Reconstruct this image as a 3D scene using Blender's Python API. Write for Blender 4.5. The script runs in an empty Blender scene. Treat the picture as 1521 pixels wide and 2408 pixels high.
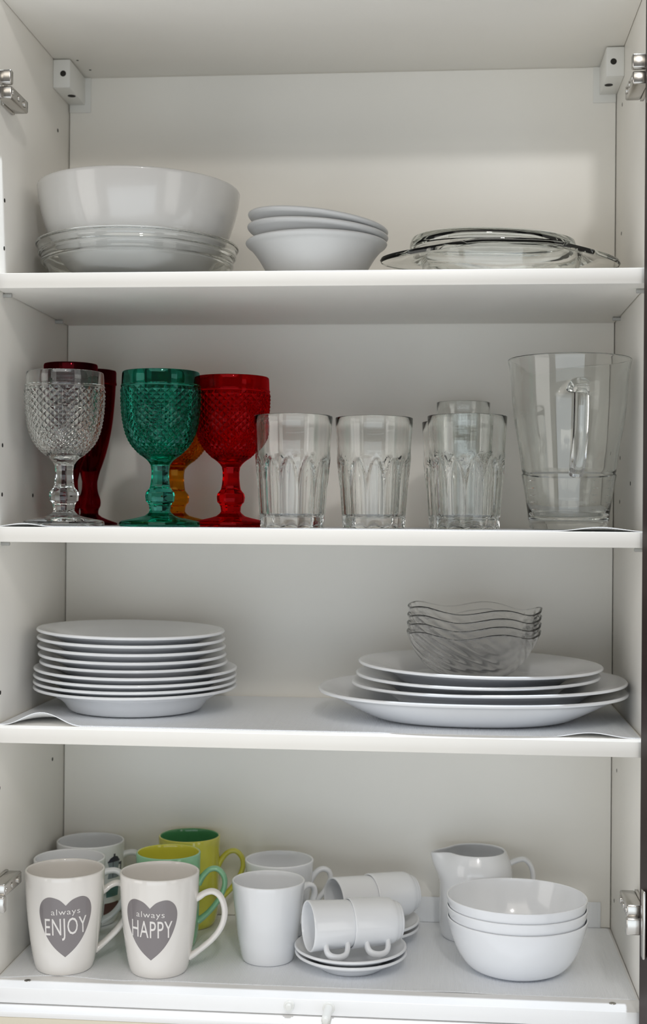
import bpy, bmesh, math, random
from math import sin, cos, pi, radians, sqrt, atan2, hypot
from mathutils import Matrix, Vector

# ------------------------------------------------------------------ camera, world, lights
sc = bpy.context.scene
COL = sc.collection
W, D, H = 0.764, 0.315, 1.178          # cabinet interior: width, depth, height (m)


def cam_matrix(c, rx, ry, rz):
    m = Matrix.Rotation(rz, 3, 'Z') @ Matrix.Rotation(rx, 3, 'X') @ Matrix.Rotation(ry, 3, 'Y')
    right, fwd, up = m.col[0], m.col[1], m.col[2]
    r = Matrix((right, up, -fwd)).transposed().to_4x4()
    r.translation = c
    return r


cam_d = bpy.data.cameras.new('camera')
cam = bpy.data.objects.new('camera', cam_d)
COL.objects.link(cam)
cam.matrix_world = cam_matrix(Vector((0.53363, -1.55678, 0.55913)), 0.00338, -0.00781, 0.08922)
cam_d.sensor_fit = 'HORIZONTAL'
cam_d.sensor_width = 36.0
cam_d.lens = 3173.83 / 1521 * 36.0
cam_d.clip_start = 0.05
cam_d.dof.use_dof = True
cam_d.dof.focus_distance = 1.60
cam_d.dof.aperture_fstop = 7.5
sc.camera = cam

world = bpy.data.worlds.new('kitchen_ambient')
sc.world = world
world.use_nodes = True
bg = world.node_tree.nodes['Background']
bg.inputs[0].default_value = (1.0, 0.98, 0.94, 1)
bg.inputs[1].default_value = 0.19


def area_lamp(name, loc, target, size, power, color, shape='DISK', spread=180):
    d = bpy.data.lights.new(name, 'AREA')
    d.shape = shape
    d.size = size
    d.energy = power
    d.color = color
    d.spread = radians(spread)
    o = bpy.data.objects.new(name, d)
    COL.objects.link(o)
    o.location = loc
    v = Vector(target) - Vector(loc)
    o.rotation_euler = v.to_track_quat('-Z', 'Y').to_euler()
    return o


# the room's lights: ceiling lamp and LED spot above the cupboard front;
# the soft fills overhead, low, left and right are added and unseen
def fill_light(name, loc, target, sx, sy, power, color):
    o = area_lamp(name, loc, target, sx, power, color, 'RECTANGLE')
    o.data.size_y = sy
    return o


area_lamp('ceiling_lamp', (0.93, -2.55, 2.17), (0.45, 0.1, 0.6), 0.18, 12.0, (1.0, 0.97, 0.94))
area_lamp('front_spot', (0.66, -0.24, 3.0), (0.60, -0.05, 0.0), 0.06, 64.0, (0.84, 0.91, 1.0))
fill_light('overhead_fill', (0.3, -3.0, 2.3), (0.3, -3.0, 0.0), 2.8, 2.0, 36.0, (1.0, 0.94, 0.85))  # added overhead fill, brightens the shelf tops
fill_light('low_fill', (0.4, -2.7, -0.12), (0.38, 0.0, 0.25), 3.0, 1.1, 20.0, (0.83, 0.92, 1.0))  # added low fill behind the camera, lifts the lower compartments
fill_light('left_fill', (-2.2, -1.6, 0.5), (0.38, 0.0, 0.5), 1.8, 2.0, 22.0, (1.0, 0.975, 0.94))  # added fill from the left, lights the right side panel
fill_light('right_fill', (2.9, -1.6, 0.5), (0.38, 0.0, 0.5), 1.8, 2.0, 18.0, (1.0, 0.975, 0.94))  # added fill from the right, lights the left side panel

sc.view_settings.view_transform = 'Standard'
sc.view_settings.look = 'None'
sc.view_settings.gamma = 1.0
sc.view_settings.use_curve_mapping = False
sc.view_settings.exposure = -0.05
cy = sc.cycles
cy.max_bounces = 24
cy.diffuse_bounces = 10
cy.glossy_bounces = 8
cy.transmission_bounces = 20
cy.transparent_max_bounces = 16
cy.sample_clamp_indirect = 6.0
cy.blur_glossy = 0.5
cy.use_denoising = True

# ------------------------------------------------------------------ materials


def principled(name, color, rough=0.5, metal=0.0, coat=0.0, ior=1.5, trans=0.0, spec=0.5):
    m = bpy.data.materials.new(name)
    m.use_nodes = True
    b = m.node_tree.nodes['Principled BSDF']
    b.inputs['Base Color'].default_value = (*color, 1)
    b.inputs['Roughness'].default_value = rough
    b.inputs['Metallic'].default_value = metal
    b.inputs['Coat Weight'].default_value = coat
    b.inputs['Coat Roughness'].default_value = 0.04
    b.inputs['IOR'].default_value = ior
    b.inputs['Transmission Weight'].default_value = trans
    b.inputs['Specular IOR Level'].default_value = spec
    return m


def add_bump(m, scale, strength, dist=0.0005, kind='noise', stretch=(1, 1, 1)):
    nt = m.node_tree
    b = nt.nodes['Principled BSDF']
    tc = nt.nodes.new('ShaderNodeTexCoord')
    mp = nt.nodes.new('ShaderNodeMapping')
    mp.inputs['Scale'].default_value = stretch
    nt.links.new(tc.outputs['Object'], mp.inputs[0])
    if kind == 'wave':
        t = nt.nodes.new('ShaderNodeTexWave')
        t.bands_direction = 'X'
        t.inputs['Scale'].default_value = scale
        out = t.outputs['Fac']
    else:
        t = nt.nodes.new('ShaderNodeTexNoise')
        t.inputs['Scale'].default_value = scale
        t.inputs['Detail'].default_value = 3
        out = t.outputs['Fac']
    nt.links.new(mp.outputs[0], t.inputs['Vector'])
    bp = nt.nodes.new('ShaderNodeBump')
    bp.inputs['Strength'].default_value = strength
    bp.inputs['Distance'].default_value = dist
    nt.links.new(out, bp.inputs['Height'])
    nt.links.new(bp.outputs[0], b.inputs['Normal'])
    return m


def mottle(m, c1, c2, scale=6.0):
    nt = m.node_tree
    b = nt.nodes['Principled BSDF']
    tc = nt.nodes.new('ShaderNodeTexCoord')
    t = nt.nodes.new('ShaderNodeTexNoise')
    t.inputs['Scale'].default_value = scale
    t.inputs['Detail'].default_value = 4
    nt.links.new(tc.outputs['Object'], t.inputs['Vector'])
    r = nt.nodes.new('ShaderNodeValToRGB')
    r.color_ramp.elements[0].color = (*c1, 1)
    r.color_ramp.elements[1].color = (*c2, 1)
    r.color_ramp.elements[0].position = 0.35
    r.color_ramp.elements[1].position = 0.65
    nt.links.new(t.outputs['Fac'], r.inputs[0])
    nt.links.new(r.outputs[0], b.inputs['Base Color'])
    return m


def glass(name, color, rough=0.0, ior=1.5):
    m = bpy.data.materials.new(name)
    m.use_nodes = True
    nt = m.node_tree
    nt.nodes.remove(nt.nodes['Principled BSDF'])
    g = nt.nodes.new('ShaderNodeBsdfGlass')
    g.inputs['Color'].default_value = (*color, 1)
    g.inputs['Roughness'].default_value = rough
    g.inputs['IOR'].default_value = ior
    nt.links.new(g.outputs[0], nt.nodes['Material Output'].inputs['Surface'])
    return m


M = {}
M['melamine'] = mottle(principled('white_melamine', (0.875, 0.853, 0.805), 0.38), (0.867, 0.845, 0.796), (0.882, 0.861, 0.814), 9)
M['edge'] = principled('white_edge_band', (0.87, 0.868, 0.865), 0.32)
M['back'] = mottle(principled('white_hardboard', (0.875, 0.853, 0.80), 0.30), (0.866, 0.844, 0.79), (0.882, 0.861, 0.811), 5)
M['dark_wood'] = mottle(principled('dark_brown_laminate', (0.026, 0.011, 0.009), 0.45), (0.021, 0.009, 0.007), (0.031, 0.014, 0.012), 30)
M['hole'] = principled('hole_shadow', (0.02, 0.018, 0.015), 0.8)
M['metal'] = principled('nickel_plated_steel', (0.55, 0.53, 0.50), 0.22, 1.0)
M['plastic'] = principled('white_plastic', (0.78, 0.78, 0.75), 0.35)
M['clear_plastic'] = principled('grey_plastic', (0.42, 0.42, 0.40), 0.25)
M['liner'] = add_bump(principled('ribbed_liner_vinyl', (0.88, 0.90, 0.93), 0.42), 160, 0.5, 0.0004, 'wave')
M['beige'] = principled('beige_front', (0.66, 0.60, 0.48), 0.4)
M['wall'] = add_bump(principled('painted_wall', (0.62, 0.60, 0.55), 0.8), 120, 0.1)
M['floor'] = principled('pale_floor', (0.72, 0.71, 0.70), 0.35)
M['porcelain'] = principled('white_porcelain', (0.805, 0.818, 0.84), 0.16, coat=0.3)
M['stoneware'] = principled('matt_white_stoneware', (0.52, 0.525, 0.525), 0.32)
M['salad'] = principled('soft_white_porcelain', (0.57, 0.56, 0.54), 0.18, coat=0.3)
M['opal'] = principled('white_opal_glass', (0.855, 0.875, 0.91), 0.12, coat=0.3)
M['bone'] = principled('warm_white_glaze', (0.785, 0.757, 0.722), 0.12, coat=0.4)
M['grey_print'] = principled('grey_print', (0.215, 0.195, 0.20), 0.22, coat=0.4)
M['white_print'] = principled('white_lettering', (0.80, 0.77, 0.745), 0.2)
M['mint'] = principled('mint_green_glaze', (0.24, 0.50, 0.30), 0.14, coat=0.4)
M['leaf'] = principled('deep_green_glaze', (0.09, 0.32, 0.125), 0.14, coat=0.4)
M['lime'] = principled('lime_yellow_glaze', (0.58, 0.56, 0.06), 0.14, coat=0.4)
M['yellow'] = principled('yellow_glaze', (0.60, 0.57, 0.075), 0.14, coat=0.4)
M['print_dark'] = principled('dark_print', (0.05, 0.05, 0.075), 0.3)
M['print_blue'] = principled('blue_grey_print', (0.25, 0.30, 0.34), 0.3)
M['print_teal'] = principled('teal_print', (0.11, 0.22, 0.23), 0.3)
M['print_brown'] = principled('brown_print', (0.13, 0.06, 0.055), 0.3)
M['glass'] = glass('clear_glass', (0.985, 0.99, 0.985))
M['glass_teal'] = glass('pale_teal_glass', (0.985, 0.993, 0.991))
M['glass_frost'] = glass('pressed_glass', (1.0, 1.0, 1.0), 0.09)
M['glass_green'] = glass('emerald_glass', (0.31, 0.78, 0.69))
M['glass_red'] = glass('ruby_glass', (0.83, 0.06, 0.075))
M['glass_wine'] = glass('dark_ruby_glass', (0.47, 0.035, 0.06))
M['glass_amber'] = glass('amber_glass', (0.86, 0.50, 0.085))

# ------------------------------------------------------------------ mesh helpers


def link(o, parent=None):
    COL.objects.link(o)
    if parent:
        o.parent = parent
    return o


def mesh_obj(name, verts, faces, mat, parent=None, smooth=True, angle=40):
    me = bpy.data.meshes.new(name)
    me.from_pydata([tuple(v) for v in verts], [], faces)
    me.update()
    me.materials.append(mat)
    if smooth:
        me.polygons.foreach_set('use_smooth', [True] * len(me.polygons))
        me.set_sharp_from_angle(angle=radians(angle))
    return link(bpy.data.objects.new(name, me), parent)


def bm_obj(name, bm, mat, parent=None, smooth=False, angle=40):
    me = bpy.data.meshes.new(name)
    bmesh.ops.recalc_face_normals(bm, faces=bm.faces)
    bm.to_mesh(me)
    bm.free()
    me.materials.append(mat)
    if smooth:
        me.polygons.foreach_set('use_smooth', [True] * len(me.polygons))
        me.set_sharp_from_angle(angle=radians(angle))
    return link(bpy.data.objects.new(name, me), parent)


def box_bm(bm, lo, hi, bevel=0.0, mat=None):
    r = bmesh.ops.create_cube(bm, size=1)
    vs = r['verts']
    c = [(a + b) / 2 for a, b in zip(lo, hi)]
    s = [abs(b - a) for a, b in zip(lo, hi)]
    for v in vs:
        v.co = Vector((c[0] + v.co.x * s[0], c[1] + v.co.y * s[1], c[2] + v.co.z * s[2]))
        if mat:
            v.co = mat @ v.co
    if bevel > 0:
        es = list({e for v in vs for e in v.link_edges})
        bmesh.ops.bevel(bm, geom=es, offset=bevel, segments=2, profile=0.5, affect='EDGES')


def box(name, lo, hi, mat, parent=None, bevel=0.0, rot=None):
    bm = bmesh.new()
    box_bm(bm, lo, hi, bevel, rot)
    return bm_obj(name, bm, mat, parent, bevel > 0, 50)


def rod(name, p0, p1, r, mat, parent=None, seg=16, round_end=0.0, r1=None):
    p0, p1 = Vector(p0), Vector(p1)
    a = (p1 - p0)
    L = a.length
    q = a.to_track_quat('Z', 'Y').to_matrix()
    r1 = r if r1 is None else r1
    prof = [(0, 0), (r, 0), (r1, L - round_end)]
    if round_end > 0:
        for k in range(1, 5):
            t = k / 4 * pi / 2
            prof.append((r1 - round_end * (1 - cos(t)) if k < 4 else max(r1 - round_end, 0), L - round_end + round_end * sin(t)))
    prof.append((0, L))
    v, f = lathe_geo(prof, seg)
    v = [p0 + q @ Vector(x) for x in v]
    return mesh_obj(name, v, f, mat, parent, True, 40)


def lathe_geo(prof, seg=64, fn=None):
    """Revolve (r, z) points; points with r == 0 are single vertices. fn(i, th, r, z) -> (x, y, z)."""
    V, F, rings = [], [], []
    for i, (r, z) in enumerate(prof):
        if r < 1e-7:
            rings.append([len(V)])
            V.append((0, 0, z))
        else:
            ring = []
            for k in range(seg):
                th = 2 * pi * k / seg
                ring.append(len(V))
                V.append(fn(i, th, r, z) if fn else (r * cos(th), r * sin(th), z))
            rings.append(ring)
    for a, b in zip(rings[:-1], rings[1:]):
        if len(a) == 1 and len(b) == 1:
            continue
        for k in range(seg):
            k2 = (k + 1) % seg
            if len(a) == 1:
                F.append((a[0], b[k2], b[k]))
            elif len(b) == 1:
                F.append((a[k], a[k2], b[0]))
            else:
                F.append((a[k], a[k2], b[k2], b[k]))
    return V, F


def smooth_line(pts, n=4):
    """Catmull-Rom through pts, n points per span."""
    out = []
    P = [pts[0]] + list(pts) + [pts[-1]]
    for i in range(1, len(P) - 2):
        p0, p1, p2, p3 = P[i - 1], P[i], P[i + 1], P[i + 2]
        for k in range(n):
            t = k / n
            out.append(tuple(0.5 * ((2 * b) + (-a + c) * t + (2 * a - 5 * b + 4 * c - d) * t * t + (-a + 3 * b - 3 * c + d) * t ** 3)
                             for a, b, c, d in zip(p0, p1, p2, p3)))
    out.append(tuple(pts[-1]))
    return out


def vessel(outer, t, floor=None, lip=None):
    """Closed profile of a thick vessel: outer (r, z) from the axis at the bottom to the rim, wall t.
    Returns (profile, number of outer points)."""
    floor = floor or t
    n = len(outer)
    nor = []
    for i in range(n):
        a = outer[max(i - 1, 0)]
        b = outer[min(i + 1, n - 1)]
        dx, dz = b[0] - a[0], b[1] - a[1]
        L = hypot(dx, dz) or 1
        nor.append((-dz / L, dx / L))        # points inwards / upwards
    zf = outer[0][1] + floor
    inner = []
    for i in range(n):
        tt = t if lip is None else t + (lip - t) * max(0, (i / (n - 1) - 0.85) / 0.15)
        p = (outer[i][0] + nor[i][0] * tt, outer[i][1] + nor[i][1] * tt)
        if p[0] <= 0.0005:
            continue
        ok = all(hypot(p[0] - q[0], p[1] - q[1]) > tt * 0.97 for q in outer)
        if ok:
            inner.append((p[0], max(p[1], zf)))
    keep = [inner[-1]]
    for p in reversed(inner[:-1]):
        if p[0] < keep[-1][0] + 1e-6 or p[1] > zf + 1e-6:
            keep.append(p)
        if p[1] <= zf + 1e-6:
            break
    inner = keep                               # from rim down to floor
    o, i0 = outer[-1], inner[0]
    cx, cz = (o[0] + i0[0]) / 2, (o[1] + i0[1]) / 2
    rad = hypot(o[0] - i0[0], o[1] - i0[1]) / 2
    a0 = atan2(o[1] - cz, o[0] - cx)
    rim = []
    for k in range(1, 5):
        a = a0 + pi * k / 5
        rim.append((cx + rad * cos(a), cz + rad * sin(a)))
    prof = list(outer) + rim + inner
    if prof[-1][1] > zf + 1e-5 or prof[-1][0] > 1e-6:
        prof.append((0, min(prof[-1][1], zf) if prof[-1][1] <= zf + 1e-5 else prof[-1][1]))
    return prof, n


def lathe(name, prof, mat, parent=None, seg=64, fn=None, angle=40):
    v, f = lathe_geo(prof, seg, fn)
    return mesh_obj(name, v, f, mat, parent, True, angle)


def sweep(name, path, ra, rb, mat, parent=None, seg=12, bn=(0, 1, 0), M4=None):
    """Tube along a planar path; ra = half width in the plane, rb = half width across it."""
    bn = Vector(bn)
    P = [Vector(p) for p in path]
    n = len(P)
    V, F = [], []
    for i in range(n):
        tg = (P[min(i + 1, n - 1)] - P[max(i - 1, 0)]).normalized()
        nn = bn.cross(tg).normalized()
        a = ra[i] if isinstance(ra, (list, tuple)) else ra
        b = rb[i] if isinstance(rb, (list, tuple)) else rb
        for k in range(seg):
            t = 2 * pi * k / seg
            V.append(P[i] + nn * (a * cos(t)) + bn * (b * sin(t)))
    for i in range(n - 1):
        for k in range(seg):
            k2 = (k + 1) % seg
            F.append((i * seg + k, i * seg + k2, (i + 1) * seg + k2, (i + 1) * seg + k))
    F.append(tuple(range(seg - 1, -1, -1)))
    F.append(tuple((n - 1) * seg + k for k in range(seg)))
    if M4:
        V = [M4 @ v for v in V]
    return mesh_obj(name, V, F, mat, parent, True, 60)


def tag(o, label, cat, group=None, kind=None):
    o['label'] = label
    o['category'] = cat
    if group:
        o['group'] = group
    if kind:
        o['kind'] = kind
    return o


def thing(name, loc, label, cat, group=None, rz=0.0):
    o = bpy.data.objects.new(name, None)
    o.empty_display_size = 0.02
    COL.objects.link(o)
    o.location = loc
    o.rotation_euler = (0, 0, rz)
    return tag(o, label, cat, group)


def kids(o):
    return [c for c in bpy.data.objects if c.parent == o]


def dup(src, loc, label, rz=None, group=None):
    r = src.copy()
    COL.objects.link(r)
    r.location = loc
    if rz is not None:
        r.rotation_euler = (0, 0, rz)
    r['label'] = label
    if group:
        r['group'] = group
    for ch in kids(src):
        c = ch.copy()
        COL.objects.link(c)
        c.parent = r
        for g in kids(ch):
            d = g.copy()
            COL.objects.link(d)
            d.parent = c
    return r


# ------------------------------------------------------------------ the cabinet
T = 0.018
Z1, Z2, Z3 = 0.8445, 0.5442, 0.3065     # tops of the three loose shelves
LIN = 0.001                             # liner thickness

wall = box('wall_back', (-1.6, D + 0.012, -1.3), (2.4, D + 0.10, 2.75), M['wall'])
wall['kind'] = 'structure'
fl = box('floor', (-1.6, -3.6, -0.80), (2.4, D + 0.012, -0.72), M['floor'])
fl['kind'] = 'structure'

cab = thing('kitchen_cabinet', (0, 0, -T), 'open white kitchen wall cupboard with dark brown doors, holding all the crockery', 'cabinet')
OFF = Vector((0, 0, T))                 # parts are written in world coordinates, the thing stands at its base


def cpart(o):
    o.parent = cab
    o.location = o.location + OFF
    return o


def cbox(name, lo, hi, mat, bevel=0.0, rot=None):
    return cpart(box(name, lo, hi, mat, None, bevel, rot))


G = 0.0011                              # dark joint lines
cbox('side_panel', (-T, 0, -T), (0, D + 0.010, H + T), M['melamine'], 0.0006)
cbox('side_panel', (W, 0, -T), (W + T, D + 0.010, H + T), M['melamine'], 0.0006)
cbox('back_panel', (G, D, G), (W - G, D + 0.004, H - G), M['back'])
cbox('top_panel', (0.0006, 0, H), (W - 0.0006, D + 0.004, H + T), M['melamine'], 0.0005)
cbox('bottom_panel', (0.0006, 0, -T), (W - 0.0006, D + 0.004, 0), M['edge'], 0.0006)


def peg(p, axis, r=0.0026, along=(0, 0)):
    """Dark mouth of a drilled hole, a shallow disc on the panel."""
    p = Vector(p)
    a = Vector(axis)
    o = rod('peg_hole', p - a * 0.0012, p + a * 0.00025, r, M['hole'], None, 12)
    return cpart(o)


for y, z in [(0.259, 1.0877), (0.037, 0.9393), (0.037, 0.8812), (0.037, 0.6425), (0.037, 0.5828), (0.1596, 0.5837),
             (0.037, 0.3429), (0.259, 0.2228), (0.037, 0.2271), (0.037, 0.2868)]:
    peg((0, y, z), (1, 0, 0))
for y, z in [(0.2536, 1.1069), (0.253, 0.9362), (0.2498, 0.6394), (0.15, 0.6032), (0.251, 0.5817), (0.262, 0.2253),
             (0.279, 0.0481)]:
    peg((W, y, z), (-1, 0, 0))
for x, y in [(0.0314, 0.2424), (0.0384, 0.2823)]:
    peg((x, y, H), (0, 0, -1), 0.0017)

# shelf pins
for (x, s) in ((0, 1), (W, -1)):
    for zz in (Z1 - T, Z2 - T, Z3 - T):
        for y in (0.036, 0.256):
            cpart(rod('shelf_pin', (x - s * 0.003, y, zz - 0.0027), (x + s * 0.0105, y, zz - 0.0027), 0.0026, M['clear_plastic'], None, 12, 0.0008))

# screws on the bottom panel
for x, y in ((0.0405, 0.0256), (0.7311, 0.0258)):
    cpart(rod('screw_cap', (x, y, -0.002), (x, y, 0.0006), 0.0042, M['metal'], None, 14, 0.0004))

# hanging brackets in the two top corners
for (x, s) in ((0, 1), (W, -1)):
    bm = bmesh.new()
    x0, x1 = sorted((x, x + s * 0.0235))
    box_bm(bm, (x0, 0.2335, H - 0.0395), (x1, D, H - 0.001), 0.0012)
    br = cpart(bm_obj('hanging_bracket', bm, M['plastic'], None, True, 50))
    x0, x1 = sorted((x + s * 0.001, x + s * 0.0318))
    f = box('flange', (x0, D - 0.003, H - 0.050), (x1, D, H - 0.001), M['plastic'], br, 0.0006)
    r = rod('bracket_hole', (x + s * 0.0142, 0.2345, H - 0.0205), (x + s * 0.0142, 0.2332, H - 0.0205), 0.0041, M['hole'], br, 18)  # dark disc stands in for the shaded hole in the bracket
    rod('slot', (x + s * 0.016, 0.27, H - 0.039), (x + s * 0.016, 0.27, H - 0.0399), 0.0055, M['hole'], br, 16)

# rubber bumper and push rod on the front edge of the bottom panel
bp = rod('bumper', (0.359, 0.001, -0.0075), (0.359, -0.0045, -0.0075), 0.0062, M['plastic'], None, 20, 0.0015)
cpart(bp)
rod('bumper_tip', (0.359, -0.0045, -0.0075), (0.359, -0.0085, -0.0075), 0.0038, M['plastic'], bp, 16, 0.0015)
pr = rod('push_rod', (0.405, 0.001, -0.0085), (0.4045, -0.040, -0.0088), 0.0050, M['plastic'], None, 20, 0.001)
cpart(pr)
rod('collar', (0.405, 0.0005, -0.0085), (0.405, -0.004, -0.0085), 0.0072, M['plastic'], pr, 20, 0.0015)
rod('tip', (0.4045, -0.040, -0.0088), (0.4045, -0.0425, -0.0088), 0.0042, M['plastic'], pr, 18, 0.002)

# doors, swung open past a right angle
for (hx, s, ang) in ((W - 0.0085, 1, 24.0), (-0.004, -1, 60.0)):
    R = Matrix.Translation((hx, -0.012, 0)) @ Matrix.Rotation(radians(ang * s), 4, 'Z')
    x0, x1 = sorted((0, s * 0.019))
    cbox('door', (x0, -0.385, -0.0185), (x1, 0, H + 0.02), M['dark_wood'], 0.0008, R)


def hinge(x, s, z, top):
    """Concealed cup hinge: s = +1 on the left side panel, -1 on the right."""
    X = lambda d: x + s * d

    def bx(name, d0, d1, y0, y1, z0, z1, par, bev=0.0008):
        a, b = sorted((X(d0), X(d1)))
        return box(name, (a, y0, z0), (b, y1, z1), M['metal'], par, bev)
    up = 1 if not top else -1
    plate = cpart(bx('hinge', 0.0, 0.004, 0.020, 0.062, z - 0.014, z + 0.014, None))
    bx('arm', 0.004, 0.0215, -0.004, 0.060, z - 0.0075 + up * 0.006, z + 0.0075 + up * 0.006, plate, 0.002)
    bx('link', 0.006, 0.0230, -0.012, -0.002, z - 0.0185 * (1 if not top else -0.1), z + (0.0005 if not top else 0.0185), plate, 0.002)
    bx('cup_flange', 0.0035, 0.0075, -0.030, -0.010, z - 0.040, z + 0.036, plate, 0.0015)
    rod('screw', (X(0.0215), 0.045, z + up * 0.006), (X(0.0232), 0.045, z + up * 0.006), 0.0042, M['metal'], plate, 14, 0.0006)
    rod('screw', (X(0.0215), 0.022, z + up * 0.006), (X(0.0230), 0.022, z + up * 0.006), 0.0036, M['metal'], plate, 14, 0.0006)
    rod('pivot', (X(0.008), 0.0005, z + up * 0.006), (X(0.0225), 0.0005, z + up * 0.006), 0.0030, M['metal'], plate, 12, 0.0006)


hinge(0, 1, 1.0640, True)
hinge(W, -1, 1.0660, True)
hinge(0, 1, 0.1090, False)
hinge(W, -1, 0.1090, False)

# lower unit under the cupboard
low = thing('lower_cabinet', (0.38, 0.15, -0.70), 'cream lower cupboard front with a white top edge just below the open cupboard', 'cabinet')
for o in (box('top_edge', (-0.05, -0.0225, -0.0262), (W + 0.05, 0.30, -0.0198), M['edge'], None, 0.0008),
          box('front_panel', (-0.05, -0.0215, -0.70), (W + 0.05, -0.002, -0.0264), M['beige'], None, 0.0008)):
    o.parent = low
    o.location = -Vector((0.38, 0.15, -0.70))

# the three loose shelves
for zt, lab in ((Z1, 'topmost white shelf, carrying the big white bowl and the glass baking dish'),
                (Z2, 'middle white shelf, carrying the coloured goblets and the glass jug'),
                (Z3, 'lowest loose white shelf, carrying the two stacks of plates')):
    o = box('shelf', (0.0012, 0.0, -T), (W - 0.0012, D - 0.001, 0), M['melamine'], None, 0.0008)
    o.location = (0, 0, zt)
    tag(o, lab, 'shelf', 'loose shelves of the cupboard')


def liner(z, y0, waves, label, upturn=None, yedge=None):
    """Thin ribbed sheet; waves = list of (x0, x1, height, depth) curls along the front edge."""
    nx, ny = 150, 14
    V, F = [], []
    for top in (1, 0):
        for j in range(ny + 1):
            for i in range(nx + 1):
                x = 0.004 + (W - 0.008) * i / nx
                f = j / ny
                ye = y0 + (yedge(x) if yedge else 0)
                y = ye + (D - 0.003 - ye) * f
                h = 0
                for (a, b, hh, dep) in waves:
                    if a < x < b:
                        h += hh * sin(pi * (x - a) / (b - a)) ** 2 * max(0, 1 - (y - ye) / dep) ** 2
                V.append((x, y, 0.0001 + h + (LIN - 0.0001) * top))
    n = (nx + 1) * (ny + 1)
    for j in range(ny):
        for i in range(nx):
            a = j * (nx + 1) + i
            F.append((a, a + 1, a + nx + 2, a + nx + 1))
            F.append((n + a, n + a + nx + 1, n + a + nx + 2, n + a + 1))
    for i in range(nx):
        F.append((i, n + i, n + i + 1, i + 1))
        q = ny * (nx + 1) + i
        F.append((q, q + 1, n + q + 1, n + q))
    for j in range(ny):
        q = j * (nx + 1)
        F.append((q, q + nx + 1, n + q + nx + 1, n + q))
        q += nx
        F.append((q, n + q, n + q + nx + 1, q + nx + 1))
    t = thing('shelf_liner', (0, 0, z), label, 'shelf liner', 'ribbed plastic shelf liners')
    mesh_obj('sheet', V, F, M['liner'], t, True, 40)
    if upturn:
        box('upturned_edge', (upturn[0], D - 0.0028, 0.0012), (upturn[1], D - 0.0016, upturn[2]), M['liner'], t, 0.0003)
    return t


liner(Z2, 0.012, [(0.0, 0.07, 0.0035, 0.05), (0.66, 0.764, 0.0045, 0.06)], 'pale ribbed liner sheet on the middle shelf under the goblets and tumblers')
liner(Z3, 0.019, [(0.008, 0.105, 0.0155, 0.088), (0.655, 0.752, 0.0055, 0.07)], 'pale ribbed liner sheet curling up beside the plate stack')
liner(0.0, 0.040, [(0.50, 0.60, 0.001, 0.05)], 'pale ribbed liner sheet on the cupboard bottom under the mugs',
      (0.478, 0.750, 0.036), lambda x: -0.008 * cos(x * 40) * max(0, 1 - x / 0.25))

# ------------------------------------------------------------------ crockery builders


def bowl_prof(pts, t, n=4, floor=None, lip=None):
    """pts: (r, z) from base centre outward; first two points stay sharp."""
    return vessel([(0, pts[0][1])] + [pts[0]] + smooth_line(pts[1:], n), t, floor, lip)[0]


def plate(name, r, h, rb, t, label, loc, mat='porcelain', cat='plate', group=None, tilt=(0, 0), sx=1, sy=1, seg=96, power=2.0, deep=False):
    outer = [(0, 0.0), (rb * 0.8, 0.0), (rb * 0.94, 0.0), (rb, 0.0006)] + smooth_line(
        [(rb * 1.03, 0.002), (rb + (r - rb) * 0.24, h * 0.46), (rb + (r - rb) * 0.52, h * 0.74), (rb + (r - rb) * 0.78, h * 0.90), (r, h)], 4)
    if deep:
        outer = [(0, 0.0), (rb * 0.8, 0.0), (rb * 0.9, 0.0), (rb * 0.96, 0.0006)] + smooth_line(
            [(rb * 1.02, 0.0030), (rb + (r - rb) * 0.22, h * 0.27), (rb + (r - rb) * 0.48, h * 0.54), (rb + (r - rb) * 0.72, h * 0.80), (rb + (r - rb) * 0.86, h * 0.92), (r, h)], 4)
    prof = vessel(outer, t)[0]
    if power != 2.0 or sx != 1 or sy != 1:
        def fn(i, th, rr, z):
            c, s = cos(th), sin(th)
            k = (abs(c) ** power + abs(s) ** power) ** (-1 / power)
            return (rr * k * c * sx, rr * k * s * sy, z)
    else:
        fn = None
    o = lathe(name, prof, M[mat], None, seg, fn)
    o.location = loc
    o.rotation_euler = (tilt[0], tilt[1], 0)
    return tag(o, label, cat, group)


def vdup(src, loc, label, tilt=(0, 0), scale=1.0):
    o = src.copy()
    COL.objects.link(o)
    o.location = loc
    o.rotation_euler = (tilt[0], tilt[1], 0)
    o['label'] = label
    return o


# ------------------------------------------------------------------ shelf 1
# glass mixing bowl with stepped rings, big white salad bowl inside it
gb = bowl_prof([(0.088, 0.0), (0.096, 0.0012), (0.106, 0.010), (0.1135, 0.0235), (0.1185, 0.0345), (0.1225, 0.0355), (0.1232, 0.0385), (0.1228, 0.0455),
                (0.1262, 0.0472), (0.1270, 0.0495), (0.1262, 0.0555), (0.1295, 0.0580), (0.1302, 0.0600)], 0.0035, 3)
o = lathe('glass_bowl', gb, M['glass_teal'], None, 96)
o.location = (0.1365, 0.160, Z1)
tag(o, 'clear glass mixing bowl with stepped rings holding the big white bowl', 'bowl')

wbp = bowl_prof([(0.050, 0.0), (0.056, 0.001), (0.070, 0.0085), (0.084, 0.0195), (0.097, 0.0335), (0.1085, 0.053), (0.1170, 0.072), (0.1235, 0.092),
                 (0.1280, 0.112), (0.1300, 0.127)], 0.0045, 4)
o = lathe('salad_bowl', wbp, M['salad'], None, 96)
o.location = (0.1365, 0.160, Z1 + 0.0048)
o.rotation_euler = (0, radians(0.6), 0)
tag(o, 'big deep white salad bowl standing in the glass mixing bowl', 'bowl')

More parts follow.
